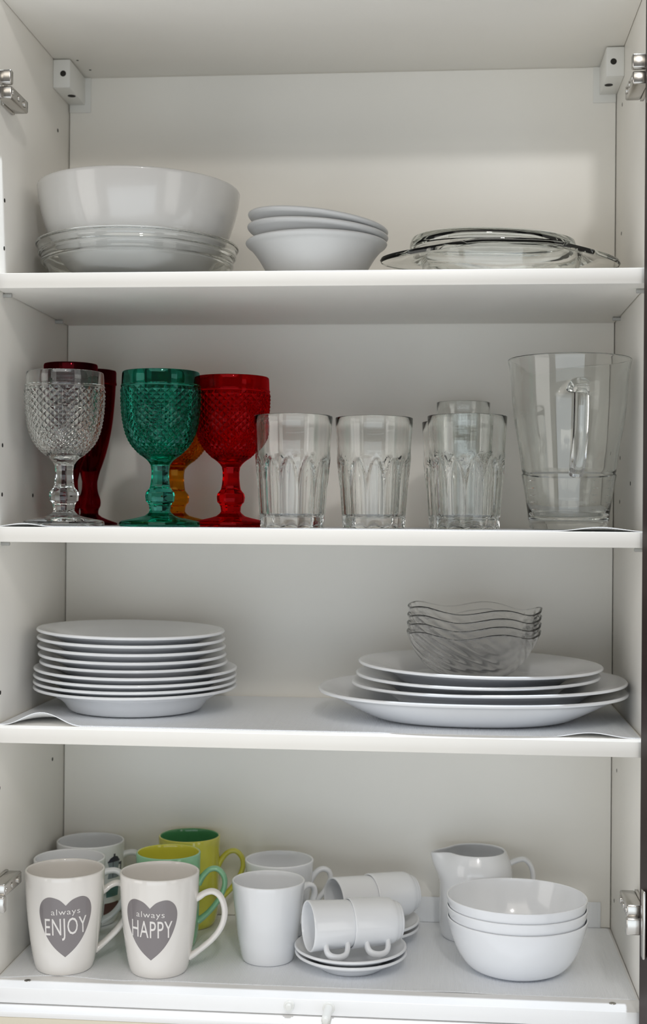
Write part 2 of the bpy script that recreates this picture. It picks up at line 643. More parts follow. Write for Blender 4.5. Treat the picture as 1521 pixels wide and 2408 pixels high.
# three stacked cereal bowls, the upper two askew
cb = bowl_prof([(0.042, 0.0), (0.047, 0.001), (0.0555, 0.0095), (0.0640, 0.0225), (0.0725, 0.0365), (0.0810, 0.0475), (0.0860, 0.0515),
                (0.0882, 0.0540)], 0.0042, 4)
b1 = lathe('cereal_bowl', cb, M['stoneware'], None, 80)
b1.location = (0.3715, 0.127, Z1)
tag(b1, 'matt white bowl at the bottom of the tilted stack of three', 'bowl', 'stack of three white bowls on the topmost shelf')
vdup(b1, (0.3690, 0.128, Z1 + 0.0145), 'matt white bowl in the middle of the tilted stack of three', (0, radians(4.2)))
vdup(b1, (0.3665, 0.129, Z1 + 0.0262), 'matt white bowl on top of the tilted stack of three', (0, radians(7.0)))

# glass baking dish with end grips and its lid
dish = thing('baking_dish', (0.602, 0.158, Z1), 'clear glass oval baking dish with pointed end grips, under the glass lid', 'dish', rz=radians(9))


def oval(a, b, p, th):
    c, s = cos(th), sin(th)
    k = (abs(c / a) ** p + abs(s / b) ** p) ** (-1 / p)
    return k * c, k * s


def dish_fn(i, th, r, z):
    # r < 1: body outline, r > 1 blends to the pointed flange outline
    ax, ay = oval(0.100, 0.082, 2.6, th)
    if r <= 1:
        return (ax * r, ay * r, z)
    c, s = cos(th), sin(th)
    bx, by = oval(0.153, 0.098, 1.75, th)
    t = r - 1
    sag = -0.009 * max(0, abs(c) - 0.45) / 0.55 * t
    return (ax + (bx - ax) * t, ay + (by - ay) * t, z + sag)


dp = [(0, 0), (0.78, 0), (0.86, 0.001), (0.91, 0.007), (0.955, 0.022), (0.985, 0.037), (1.0, 0.0405), (1.5, 0.0418), (0.97 + 1, 0.0425), (2.0, 0.0455),
      (1.97, 0.0485), (1.5, 0.0480), (1.08, 0.0475), (0.96, 0.0440), (0.915, 0.022), (0.86, 0.0085), (0.80, 0.0055), (0, 0.0050)]
lathe('dish_body', dp, M['glass_teal'], dish, 96, dish_fn)


def lid_fn(i, th, r, z):
    ax, ay = oval(0.1035, 0.086, 2.4, th)
    return (ax * r, ay * r, z)


lp = [(0, 0.0640), (0.6, 0.0625), (0.85, 0.0575), (0.925, 0.0525), (0.975, 0.0490), (0.995, 0.0500), (1.0, 0.0530), (1.0, 0.0575), (0.985, 0.0615), (0.93, 0.0640), (0.85, 0.0655),
      (0.6, 0.0680), (0, 0.0692)]
lp = [(r, z) for r, z in reversed(lp)][::-1]
o = lathe('dish_lid', lp, M['glass_teal'], None, 96, lid_fn)
o.location = (0.590, 0.158, Z1 + 0.0004)
o.rotation_euler = (0, radians(1.4), radians(6))
tag(o, 'low glass lid with a thick rounded rim lying on the baking dish', 'lid')

# ------------------------------------------------------------------ shelf 2: goblets


def goblet(label, loc, gmat, rz=0.0, group='pressed-glass goblets on the middle shelf'):
    t = thing('goblet', loc, label, 'goblet', group, rz)
    k = 8.46e-5

    def P(hw, y):
        return (hw * k, (2335 - y) * k)
    foot = [(0, 0.0), P(570, 2335), P(585, 2310), P(575, 2272), P(545, 2258), P(420, 2232), P(300, 2205), P(215, 2180), P(165, 2140)]
    stem = [P(165, 2140), P(150, 2110), P(158, 2040), P(178, 1995), P(205, 1975), P(212, 1935), P(216, 1890), P(205, 1845), P(178, 1815), P(152, 1780), P(140, 1720), P(130, 1620), P(130, 1520),
            P(142, 1450), P(170, 1410), P(205, 1370)]

    def facet(i, th, r, z):
        q = pi / 4                                    # eight flats on the stem
        a = (th + q / 2) % q - q / 2
        f = cos(q / 2) / cos(a)
        zz = z / k
        w = 1.0 if zz > 215 else 0.0
        if zz > 900:
            w = max(0, 1 - (zz - 900) / 65)
        rr = r * (1 + (f - 1) * w)
        return (rr * cos(th), rr * sin(th), z)
    lathe('foot', foot, M[gmat], t, 48, None, 35)
    lathe('stem', stem, M[gmat], t, 48, facet, 25)
    # bowl: outside with rows of raised diamond points
    curve = smooth_line([P(205, 1370), P(262, 1325), P(330, 1262), P(402, 1180), P(462, 1080), P(505, 960), P(535, 820), P(553, 680), P(562, 520), P(566, 340)], 12)
    # resample by arc length
    L = [0]
    for a, b in zip(curve[:-1], curve[1:]):
        L.append(L[-1] + hypot(b[0] - a[0], b[1] - a[1]))

    def at(s):
        s = max(0, min(L[-1], s))
        for i in range(1, len(L)):
            if s <= L[i] + 1e-12:
                u = (s - L[i - 1]) / max(L[i] - L[i - 1], 1e-9)
                return tuple(a + (b - a) * u for a, b in zip(curve[i - 1], curve[i]))
        return curve[-1]
    N, ROWS = 60, 22
    V, F = [], []
    for j in range(ROWS + 1):
        r, z = at(L[-1] * j / ROWS)
        for m in range(N):
            th = 2 * pi * m / N
            pk = (m + j) % 2 == 1 and 1 < j < ROWS
            rr = r + (0.0017 * min(1, r / 0.036) if pk else 0)
            V.append((rr * cos(th), rr * sin(th), z))
    for j in range(ROWS):
        for m in range(N):
            a, b = j * N + m, j * N + (m + 1) % N
            c, d = a + N, b + N
            if (m + j) % 2 == 1:
                F += [(a, b, c), (b, d, c)]
            else:
                F += [(a, b, d), (a, d, c)]
    base = ROWS * N
    rest = [P(572, 330), P(574, 318), P(566, 306), P(562, 280), P(560, 200), P(556, 140), P(550, 120), P(540, 113), P(528, 120)]
    rest += [P(526, 200), P(524, 340), P(522, 520), P(512, 680), P(494, 820), P(464, 960), P(420, 1080), P(352, 1190), P(268, 1270), P(170, 1325), P(80, 1348)]
    for (r, z) in rest:
        for m in range(N):
            th = 2 * pi * m / N
            V.append((r * cos(th), r * sin(th), z))
    for q in range(len(rest)):
        o1 = base if q == 0 else base + q * N
        for m in range(N):
            m2 = (m + 1) % N
            F.append((o1 + m, o1 + m2, o1 + N + m2, o1 + N + m))
    V.append((0, 0, P(0, 1352)[1]))
    last = base + len(rest) * N
    for m in range(N):
        F.append((last + m, last + (m + 1) % N, len(V) - 1))
    mesh_obj('bowl', V, F, M[gmat], t, True, 16)
    return t


ZS2 = Z2 + LIN + 0.0004
goblet('clear pressed-glass goblet at the left end of the goblet row', (0.0685, 0.066, ZS2), 'glass')
goblet('dark green pressed-glass goblet between the clear and the red goblets', (0.1885, 0.064, ZS2), 'glass_green')
goblet('bright red pressed-glass goblet beside the first tumbler', (0.2655, 0.128, ZS2), 'glass_red', 0.03)
goblet('amber pressed-glass goblet half hidden behind the green goblet', (0.1735, 0.236, ZS2), 'glass_amber')


def flute(label, loc):
    t = thing('champagne_flute', loc, label, 'flute', 'dark red flutes behind the clear goblet')
    foot = [(0, 0), (0.0370, 0), (0.0378, 0.0015), (0.0365, 0.0030), (0.026, 0.0065), (0.0165, 0.0105), (0.0122, 0.0140)]
    stem = [(0.0122, 0.0140), (0.0118, 0.0175), (0.0128, 0.0220), (0.0146, 0.0255), (0.0150, 0.0310), (0.0142, 0.0355), (0.0118, 0.0420), (0.0104, 0.0500), (0.0103, 0.0580)]
    lathe('foot', foot, M['glass_wine'], t, 40)
    lathe('stem', smooth_line(stem, 2), M['glass_wine'], t, 24, None, 20)
    out = smooth_line([(0.0103, 0.0580), (0.0128, 0.0690), (0.0172, 0.0820), (0.0222, 0.0980), (0.0268, 0.1180), (0.0302, 0.1400), (0.0326, 0.1660), (0.0340, 0.1885)], 4)
    out += [(0.0352, 0.1895), (0.0352, 0.1913), (0.0346, 0.1925), (0.0346, 0.2060), (0.0338, 0.2080), (0.0325, 0.2083), (0.0318, 0.2070)]
    inn = [(0.0314, 0.1850), (0.0300, 0.1640), (0.0276, 0.1400), (0.0240, 0.1180), (0.0190, 0.0980), (0.0130, 0.0830), (0.0060, 0.0740), (0, 0.0720)]
    lathe('bowl', out + inn, M['glass_wine'], t, 40)
    return t


flute('tall dark red glass whose rim rises above the clear goblet', (0.0505, 0.155, ZS2))
flute('tall dark red glass behind, right of the clear goblet stem', (0.0560, 0.2325, ZS2))

# ------------------------------------------------------------------ tumblers


def tumbler_mesh(R=0.0475, RB=0.0386, HH=0.1345):
    out, kinds = [], []
    zs = [0.0, 0.0008, 0.004, 0.012, 0.024, 0.036, 0.048, 0.058, 0.064, 0.068, 0.071, 0.074, 0.0765, 0.079, 0.081, 0.083, 0.086, 0.092, 0.105, 0.120, HH - 0.0012]
    out = [(0, 0.0), (RB - 0.012, 0.0)]
    for z in zs:
        f = z / HH
        r = RB + (R - RB) * (f ** 0.9)
        if z == 0:
            r -= 0.0010
        out.append((r, z))
    n_o = len(out)
    rim = [(R - 0.0004, HH - 0.0003), (R - 0.0011, HH), (R - 0.0018, HH - 0.0004)]
    inn = []
    for z in (HH - 0.0016, 0.120, 0.105, 0.092, 0.083, 0.076, 0.070, 0.060, 0.045, 0.030, 0.020, 0.0165):
        r = RB + (R - RB) * ((z / HH) ** 0.9) - (0.0023 if z > 0.08 else 0.0046)
        inn.append((r, z))
    inn += [(RB - 0.008, 0.0135), (RB - 0.016, 0.0125), (0, 0.0122)]
    return out + rim + inn, n_o


def tumbler_fn(n_o, nf=12):
    def fn(i, th, r, z):
        if 2 <= i < n_o:
            q = 2 * pi / nf
            a = ((th + q / 2) % q) / q - 0.5                 # -0.5 .. 0.5 across one flute
            arch = 0.0845 - 0.030 * (2 * abs(a)) ** 2.2          # flute tops are arches
            w = min(1, max(0, (arch - z) / 0.0035))
            if z < 0.006:
                w *= 0.55 + 0.45 * z / 0.006
            cut = 0.0022 * (1 - (2 * a) ** 2)                    # concave flute
            step = 0.0014 * (1 - w) * (1 if z < 0.086 else max(0, 1 - (z - 0.086) / 0.004))
            rr = r - cut * w + step * 0.6
            return (rr * cos(th), rr * sin(th), z)
        return (r * cos(th), r * sin(th), z)
    return fn


prof, n_o = tumbler_mesh()
fn = tumbler_fn(n_o)
TG = 'clear fluted tumblers on the middle shelf'
t1 = lathe('tumbler', prof, M['glass'], None, 144, fn, 30)
t1.location = (0.3515, 0.060, ZS2)
tag(t1, 'clear fluted tumbler standing beside the red goblet', 'glass', TG)


def tdup(loc, rz, label):
    o = t1.copy()
    COL.objects.link(o)
    o.location = loc
    o.rotation_euler = (0, 0, rz)
    o['label'] = label
    return o


tdup((0.4475, 0.090, ZS2), 0.11, 'clear fluted tumbler second from the red goblet, in the middle of the front three')
tdup((0.5600, 0.060, ZS2), 0.2, 'clear fluted tumbler third from the red goblet, nearest the jug')
tdup((0.5520, 0.166, ZS2), 0.05, 'clear fluted tumbler half hidden behind the one nearest the jug')

hb, _ = vessel([(0, 0), (0.026, 0), (0.0285, 0.0008)] + smooth_line([(0.0300, 0.004), (0.0318, 0.05), (0.0335, 0.10), (0.0355, 0.1665)], 4), 0.0018, 0.012)
o = lathe('highball_glass', hb, M['glass'], None, 64)
o.location = (0.5580, 0.258, ZS2)
tag(o, 'taller narrow plain glass whose rim shows above the tumblers', 'glass')

# ------------------------------------------------------------------ glass jug
jug = thing('glass_jug', (0.6855, 0.120, ZS2), 'large clear glass water jug with a flared rim beside the right wall', 'jug')
jo = [(0, 0), (0.040, 0), (0.0462, 0.0006), (0.0473, 0.003), (0.0480, 0.010), (0.0490, 0.0118), (0.0498, 0.020), (0.0536, 0.045), (0.0568, 0.0640), (0.0574, 0.0668), (0.0560, 0.0690),
      (0.0571, 0.0712), (0.0577, 0.0750)] + smooth_line([(0.0590, 0.085), (0.0618, 0.1040), (0.0655, 0.125), (0.0685, 0.146), (0.0705, 0.168), (0.0720, 0.190), (0.0738, 0.2010), (0.0752, 0.2062)], 3)
jn = len(jo)
jr = [(0.0752, 0.2078), (0.0742, 0.2086), (0.0730, 0.2078)]
ji = [(0.0715, 0.2020), (0.0695, 0.190), (0.0682, 0.168), (0.0662, 0.146), (0.0630, 0.125), (0.0593, 0.104), (0.0560, 0.085), (0.0540, 0.0715), (0.0520, 0.058), (0.0495, 0.040), (0.0468, 0.022),
      (0.0440, 0.0165), (0.036, 0.0148), (0, 0.0145)]


def jug_fn(i, th, r, z):
    # the lip is pulled out and dips towards the back left, opposite the handle
    d = (th - radians(112) + pi) % (2 * pi) - pi
    w = math.exp(-(d / 0.38) ** 2) * max(0, (z - 0.165) / 0.043) ** 1.5
    rr = r + 0.010 * w
    return (rr * cos(th), rr * sin(th), z - 0.0115 * w)


lathe('jug_body', jo + jr + ji, M['glass'], jug, 96, jug_fn, 35)
hp = smooth_line([(0.066, 0.166), (0.078, 0.172), (0.090, 0.1705), (0.0965, 0.160), (0.0960, 0.140), (0.0915, 0.115), (0.083, 0.092), (0.0705, 0.074), (0.0600, 0.0665)], 4)
ra = [0.0060] * len(hp)
rb = [0.0135 - 0.0045 * min(1, i / (len(hp) * 0.35)) for i in range(len(hp))]
RM = Matrix.Rotation(radians(-87), 4, 'Z')
sweep('jug_handle', [(d, 0, z) for d, z in hp], ra, rb, M['glass'], jug, 14, (0, 1, 0), RM)
# embossed graduation marks low on the body
gm = bmesh.new()
for z in (0.0240, 0.0330, 0.0415, 0.0500, 0.0590):
    for (c, hw) in ((-148, 0.13), (-30, 0.13), (-60, 0.06)):
        for s in range(4):
            a0 = radians(c) + hw * (s / 2 - 1)
            a1 = radians(c) + hw * ((s + 1) / 2 - 1)
            r = 0.0500 + (z - 0.02) * 0.160
            vs = []
            for (a, dr, dz) in ((a0, 0, -0.0005), (a1, 0, -0.0005), (a1, 0, 0.0005), (a0, 0, 0.0005), (a0, 0.0006, 0), (a1, 0.0006, 0)):
                vs.append(gm.verts.new(((r + dr) * cos(a), (r + dr) * sin(a), z + dz)))
            gm.faces.new((vs[0], vs[1], vs[5], vs[4]))
            gm.faces.new((vs[4], vs[5], vs[2], vs[3]))
            gm.faces.new((vs[0], vs[3], vs[2], vs[1]))
gmo = bm_obj('graduation_marks', gm, M['glass'], jug)
gmo['kind'] = 'stuff'

# ------------------------------------------------------------------ shelf 3: plates
ZS3 = Z3 + LIN + 0.0004
PG, LG = 'smaller white plates in the left stack', 'larger white plates under the left stack'
order_l = ['bottommost', 'second from the bottom', 'third from the bottom', 'fourth from the bottom']
lp0 = None
hL = 0.0281
for i, (x, dz, tx) in enumerate([(0.1370, 0.0, 0.0), (0.1367, 0.0072, 0.1), (0.1368, 0.0152, 0.15), (0.1372, 0.0240, 0.2)]):
    loc = (x, 0.166, ZS3 + 0.0009 + dz)
    tl = (radians(0.35 + tx), radians(0.0 + 0.15 * i))
    lab = 'large white dinner plate, %s of the left stack' % order_l[i]
    if i == 3:
        lab = 'large white dinner plate, uppermost of the large ones in the left stack'
    lp0 = plate('dinner_plate', 0.1293, hL, 0.083, 0.0037, lab, loc, 'porcelain', 'plate', LG, tl) if i == 0 else vdup(lp0, loc, lab, tl)
order_p = ['lowest of the smaller plates in the left stack', 'second from below among the smaller plates of the left stack', 'middle one of the five smaller plates in the left stack',
           'just under the topmost plate of the left stack', 'topmost of the left stack, showing its whole face']
pp0 = None
for i, (x, dz) in enumerate([(0.1346, 0.0320), (0.1327, 0.0416), (0.1316, 0.0519), (0.1308, 0.0622), (0.1302, 0.0722)]):
    loc = (x, 0.166, ZS3 + dz)
    tl = (radians(0.6), radians(0.5 + 0.12 * i))
    lab = 'white plate, ' + order_p[i]
    pp0 = plate('side_plate', 0.1196, 0.0290, 0.072, 0.0038, lab, loc, 'porcelain', 'plate', PG, tl) if i == 0 else vdup(pp0, loc, lab, tl)

RG = 'platters and plates in the right stack'
plate('serving_platter', 0.1915, 0.0325, 0.124, 0.0042, 'largest deep oval white platter at the bottom of the right stack', (0.5698, 0.156, ZS3 + 0.0012), 'porcelain', 'platter', RG, (radians(0.5), 0), 1.0, 0.80, 112, 2.3, True)
plate('oval_platter', 0.1705, 0.0240, 0.110, 0.0038, 'oval white platter second from the bottom of the right stack, shifted to the right', (0.5905, 0.157, ZS3 + 0.0205), 'porcelain', 'platter', RG,
      (radians(0.3), radians(-0.7)), 1.0, 0.885, 112, 2.2)
d3 = plate('round_platter', 0.1516, 0.0210, 0.098, 0.0038, 'round white platter just under the one with the glass bowls', (0.5767, 0.158, ZS3 + 0.0320), 'porcelain', 'plate', RG, (radians(0.2), 0))
vdup(d3, (0.5795, 0.1575, ZS3 + 0.0448), 'round white platter on top of the right stack with glass bowls on it', (radians(0.2), radians(0.8)))

# swirled glass dessert bowls
sb_out = [(0, 0), (0.030, 0), (0.0375, 0.0008)] + smooth_line([(0.0440, 0.0040), (0.0560, 0.0130), (0.0665, 0.0245), (0.0745, 0.0370), (0.0800, 0.0480), (0.0838, 0.0560)], 5)
sp, sn = vessel(sb_out, 0.0026, 0.004)


def swirl(i, th, r, z):
    f = max(0, min(1, (r - 0.036) / 0.044))
    tw = th + 1.5 * f ** 1.1
    rib = 0.0011 * f * (abs(cos(10 * tw)) - 0.6)
    edge = max(0, (z - 0.030) / 0.026) ** 2
    wave = edge * (0.0030 * cos(5 * th - 0.4) + 0.0050 * math.exp(-(((th - pi + pi) % (2 * pi) - pi) / 0.28) ** 2))
    rr = r + rib + edge * 0.0015 * cos(5 * th)
    return (rr * cos(th), rr * sin(th), z + wave)


SG = 'stack of swirled glass bowls on the right platters'
s0 = None
for i, (dx, rz) in enumerate([(0, 0.0), (0.0, 0.0), (0.0, 0.0), (0.0, 0.0)]):
    loc = (0.5700 + dx, 0.150, ZS3 + 0.0502 + 0.0100 * i)
    lab = ['swirled clear glass bowl at the bottom of the glass stack, standing on the platter', 'swirled clear glass bowl second from the bottom of the glass stack',
           'swirled clear glass bowl second from the top of the glass stack', 'swirled clear glass bowl on top of the glass stack, wavy rim showing'][i]
    if s0 is None:
        s0 = lathe('glass_dessert_bowl', sp, M['glass_frost'], None, 140, swirl, 60)
        s0.location = loc
        tag(s0, lab, 'bowl', SG)
    else:
        o = vdup(s0, loc, lab)
        o.rotation_euler = (0, radians(0.4 * i), rz)

# ------------------------------------------------------------------ bottom: mugs
ZB = LIN + 0.0004


def mug_body(outer, t, mat, inner_mat=None, parent=None):
    prof, n = vessel(outer, t, 0.005)
    o = lathe('mug_body', prof, mat, parent, 72)
    if inner_mat:
        me = o.data
        me.materials.append(inner_mat)
        lim = n + 2
        rings = []
        # faces of rings past the rim take the inside glaze
        cnt = 0
        seg = 72
        nf = 0
        for i in range(len(prof) - 1):
            k = seg if (prof[i][0] > 1e-7 or prof[i + 1][0] > 1e-7) else 0
            for q in range(k):
                if i >= lim:
                    me.polygons[nf + q].material_index = 1
            nf += k
    return o


def prof_r(outer, z):
    for a, b in zip(outer[:-1], outer[1:]):
        if a[1] <= z <= b[1] and b[1] > a[1]:
            return a[0] + (b[0] - a[0]) * (z - a[1]) / (b[1] - a[1])
    return outer[-1][0]


def wrap(pts, outer, az, z0, eps):
    """Lay flat (s, t) points on the mug's outside: az = facing azimuth, z0 = height of t = 0."""
    V = []
    for (s, t) in pts:
        z = z0 + t
        r = prof_r(outer, z)
        th = az + s / r
        V.append(((r + eps) * cos(th), (r + eps) * sin(th), z))
    return V


def handle(path, ra, rb, mat, parent):
    p = smooth_line(path, 4)
    n = len(p)
    fa = [ra * (1.30 - 0.30 * min(1, min(i, n - 1 - i) / (n * 0.15))) for i in range(n)]
    fb = [rb * (1.30 - 0.30 * min(1, min(i, n - 1 - i) / (n * 0.15))) for i in range(n)]
    return sweep('handle', [(d, 0, z) for d, z in p], fa, fb, mat, parent, 14)


MUG_A = [(0, 0.0012), (0.028, 0.0012), (0.0295, 0.0), (0.0325, 0.0)] + smooth_line(
    [(0.0340, 0.0014), (0.0360, 0.0064), (0.0387, 0.0180), (0.0414, 0.0333), (0.0442, 0.0550), (0.0462, 0.0747), (0.0476, 0.0953), (0.0486, 0.1202)], 4)


def heart_mesh(outer, az, parent):
    half = [(0, 590), (38, 556), (88, 541), (125, 550), (153, 580), (164, 625), (156, 680), (131, 745), (96, 805), (54, 855), (0, 903)]
    k = 2.04e-4
    hs = smooth_line([(x * k, (660 - y) * k) for x, y in half], 4)
    outl = hs + [(-x, y) for x, y in reversed(hs[1:-1])]
    n = len(outl)
    pts, F = [(0, 0)], []
    K = 8
    for j in range(1, K + 1):
        pts += [(x * j / K, y * j / K) for x, y in outl]
    for i in range(n):
        F.append((0, 1 + (i + 1) % n, 1 + i))
    for j in range(K - 1):
        for i in range(n):
            a, b = 1 + j * n + i, 1 + j * n + (i + 1) % n
            F.append((a, b, b + n, a + n))
    F = [tuple(reversed(f)) for f in F]
    return mesh_obj('heart_print', wrap(pts, outer, az, 0.0740, 0.00016), F, M['grey_print'], parent, True, 80)


def text_geo(body, width, height, bold=0.0, space=1.0):
    cu = bpy.data.curves.new('lettering', 'FONT')
    cu.body = body
    cu.size = 1.0
    cu.align_x = 'CENTER'
    cu.offset = bold
    cu.space_character = space
    cu.resolution_u = 3
    o = bpy.data.objects.new('lettering', cu)
    COL.objects.link(o)
    bpy.context.view_layer.update()
    me = bpy.data.meshes.new_from_object(o.evaluated_get(bpy.context.evaluated_depsgraph_get()))
    vs = [v.co.copy() for v in me.vertices]
    fs = [tuple(p.vertices) for p in me.polygons]
    bpy.data.objects.remove(o)
    bpy.data.curves.remove(cu)
    bpy.data.meshes.remove(me)
    x0, x1 = min(v.x for v in vs), max(v.x for v in vs)
    return [((v.x - (x0 + x1) / 2) * width / (x1 - x0), v.y * height) for v in vs], fs


def lettering(body, outer, az, s0, zbase, width, height, tilt, parent, bold, space=1.0):
    pts, F = text_geo(body, width, height, bold, space)
    c, s = cos(radians(tilt)), sin(radians(tilt))
    pts = [(s0 + x * c - y * s, x * s + y * c) for x, y in pts]
    return mesh_obj('lettering', wrap(pts, outer, az, zbase, 0.00042), F, M['white_print'], parent, False)


def heart_mug(word, loc, rz, az, label, tilt):
    t = thing('mug', loc, label, 'mug', 'heart mugs at the front of the cupboard bottom', rz)
    mug_body(MUG_A, 0.0030, M['bone'], None, t)
    handle([(0.0440, 0.0885), (0.0500, 0.0915), (0.0570, 0.0958), (0.0660, 0.0975), (0.0745, 0.0920), (0.0795, 0.0800), (0.0800, 0.0670), (0.0755, 0.0530), (0.0660, 0.0400), (0.0530, 0.0285),
            (0.0425, 0.0205), (0.0370, 0.0175)], 0.0038, 0.0058, M['bone'], t)
    az -= rz
    h = heart_mesh(MUG_A, az, t)
    lettering('always', MUG_A, az, 0.0, 0.0775, 0.0350, 0.0104, tilt, h, -0.004, 1.12)
    lettering(word, MUG_A, az, 0.001, 0.0525, 0.0515, 0.0300, tilt, h, 0.0, 1.06)
    return t


AZC = radians(-90)
heart_mug('ENJOY', (0.0712, 0.0755, ZB), radians(26), AZC + radians(17), 'white mug with a grey heart reading always ENJOY', 2.4)
heart_mug('HAPPY', (0.1892, 0.0770, ZB), radians(3), AZC + radians(-2), 'white mug with a grey heart reading always HAPPY', -0.8)

MUG_W = [(0, 0.001), (0.027, 0.001), (0.029, 0.0), (0.033, 0.0)] + smooth_line(
    [(0.0350, 0.0014), (0.0385, 0.0080), (0.0420, 0.0220), (0.0440, 0.0420), (0.0452, 0.0700), (0.0462, 0.1095)], 4)
HW = [(0.0430, 0.0900), (0.0500, 0.0925), (0.0600, 0.0930), (0.0690, 0.0870), (0.0730, 0.0750), (0.0715, 0.0600), (0.0640, 0.0450), (0.0530, 0.0340), (0.0420, 0.0280)]
t = thing('mug', (0.0503, 0.1695, ZB), 'plain off-white mug directly behind the always ENJOY mug', 'mug', 'white mugs behind the heart mugs', radians(8))
mug_body(MUG_W, 0.0030, M['porcelain'], None, t)
handle(HW, 0.0040, 0.0058, M['porcelain'], t)
t = thing('mug', (0.0530, 0.2645, ZB), 'white mug printed with coffee pots, farthest back in the left corner', 'mug', 'white mugs behind the heart mugs', radians(10))
mug_body(MUG_W, 0.0030, M['porcelain'], None, t)
handle(HW, 0.0040, 0.0058, M['porcelain'], t)


def decal(name, shapes, az, z0, parent, outer=MUG_W):
    for (mat, poly) in shapes:
        bmm = bmesh.new()
        vs = [bmm.verts.new((x, y, 0)) for x, y in poly]
        bmm.faces.new(vs)
        bmesh.ops.triangulate(bmm, faces=bmm.faces[:])
        bmesh.ops.subdivide_edges(bmm, edges=bmm.edges[:], cuts=3, use_grid_fill=True)
        bmm.verts.ensure_lookup_table()
        pts = [(v.co.x, v.co.y) for v in bmm.verts]
        fs = [tuple(v.index for v in f.verts) for f in bmm.faces]
        bmm.free()
        mesh_obj(name, wrap(pts, outer, az, z0, 0.0004 if mat == 'print_dark' else 0.0003), fs, M[mat], parent, True, 80)


AZP = AZC + radians(58) - radians(10)
k = 0.0011
pot_body = [(-9 * k, 0), (9 * k, 0), (8 * k, 12 * k), (11 * k, 22 * k), (-10 * k, 22 * k), (-7 * k, 12 * k)]
pot_lid = [(-10 * k, 20 * k), (11 * k, 20 * k), (6 * k, 26 * k), (2 * k, 27 * k), (2 * k, 30 * k), (-1 * k, 30 * k), (-1 * k, 27 * k), (-6 * k, 25 * k)]
pot_hand = [(9 * k, 18 * k), (16 * k, 18 * k), (15 * k, 4 * k), (12 * k, 4 * k), (13 * k, 15 * k), (9 * k, 15 * k)]
pot_ribs = [(-2 * k, 1 * k), (-1 * k, 1 * k), (-1 * k, 20 * k), (-2 * k, 20 * k)]
decal('pot_print', [('print_blue', pot_body), ('print_dark', pot_lid), ('print_dark', pot_hand), ('print_dark', pot_ribs)], AZP, 0.066, t)
decal('kettle_print', [('print_teal', [(-10 * k, 0), (9 * k, 0), (10 * k, 12 * k), (5 * k, 17 * k), (-6 * k, 17 * k), (-11 * k, 11 * k)])], AZP, 0.041, t)
decal('cup_print', [('print_brown', [(-8 * k, 0), (7 * k, 0), (11 * k, 6 * k), (11 * k, 19 * k), (-12 * k, 19 * k), (-12 * k, 6 * k)]),
                    ('print_brown', [(10 * k, 17 * k), (17 * k, 17 * k), (16 * k, 6 * k), (10 * k, 4 * k), (10 * k, 7 * k), (14 * k, 8 * k), (14 * k, 14 * k), (10 * k, 14 * k)])], AZP, 0.012, t)

MUG_Y = [(0, 0.001), (0.026, 0.001), (0.028, 0.0), (0.0315, 0.0)] + smooth_line(
    [(0.0335, 0.0012), (0.0370, 0.0070), (0.0392, 0.0180), (0.0402, 0.0400), (0.0408, 0.0800), (0.0418, 0.1200)], 4)
HY = [(0.0390, 0.0800), (0.0450, 0.0900), (0.0540, 0.0985), (0.0640, 0.0990), (0.0720, 0.0900), (0.0730, 0.0770), (0.0670, 0.0620), (0.0570, 0.0480), (0.0470, 0.0380), (0.0390, 0.0320)]
for (loc, om, im, rz, lab) in (((0.1805, 0.1720, ZB), 'mint', 'lime', 6, 'mint green mug with a lime yellow inside, behind the always HAPPY mug'),
                               ((0.1905, 0.2650, ZB), 'yellow', 'leaf', 8, 'yellow mug with a dark green inside at the back wall')):
    t = thing('mug', loc, lab, 'mug', 'two-coloured mugs behind the heart mugs', radians(rz))
    mug_body(MUG_Y, 0.0030, M[om], M[im], t)
    handle(HY, 0.0036, 0.0056, M[om], t)

MUG_M = [(0, 0.001), (0.026, 0.001), (0.028, 0.0), (0.0300, 0.0)] + smooth_line(
    [(0.0313, 0.0010), (0.0330, 0.0050), (0.0352, 0.0150), (0.0383, 0.0330), (0.0412, 0.0530), (0.0436, 0.0730), (0.0460, 0.0985)], 4)
HM = [(0.0415, 0.0690), (0.0480, 0.0790), (0.0570, 0.0850), (0.0665, 0.0820), (0.0690, 0.0720), (0.0640, 0.0600), (0.0560, 0.0490), (0.0470, 0.0400), (0.0380, 0.0340)]
tm = thing('mug', (0.3165, 0.1330, ZB), 'plain white tapered mug in front, beside the espresso saucers', 'mug', 'white tapered mugs left of the espresso cups', radians(38))
mug_body(MUG_M, 0.0030, M['porcelain'], None, tm)
handle(HM, 0.0036, 0.0052, M['porcelain'], tm)
dup(tm, (0.3175, 0.2370, ZB), 'plain white tapered mug at the back, behind another of its kind', radians(12))

# ------------------------------------------------------------------ espresso cups on saucers
SA = 'espresso saucers stacked in pairs'
sau_out = [(0, 0.0008), (0.030, 0.0008), (0.032, 0.0), (0.037, 0.0)] + smooth_line([(0.0385, 0.0010), (0.046, 0.0058), (0.056, 0.0112), (0.0640, 0.0150), (0.0688, 0.0178)], 4)
sau = vessel(sau_out, 0.0034)[0]
s1 = lathe('saucer', sau, M['porcelain'], None, 80)
s1.location = (0.4225, 0.1160, ZB)
tag(s1, 'white saucer at the bottom of the front pair', 'saucer', SA)
vdup(s1, (0.4218, 0.1155, ZB + 0.0074), 'white saucer under the two espresso cups lying in front')
vdup(s1, (0.4365, 0.2290, ZB), 'white saucer at the bottom of the pair behind')
vdup(s1, (0.4360, 0.2285, ZB + 0.0074), 'white saucer under the two espresso cups lying behind')

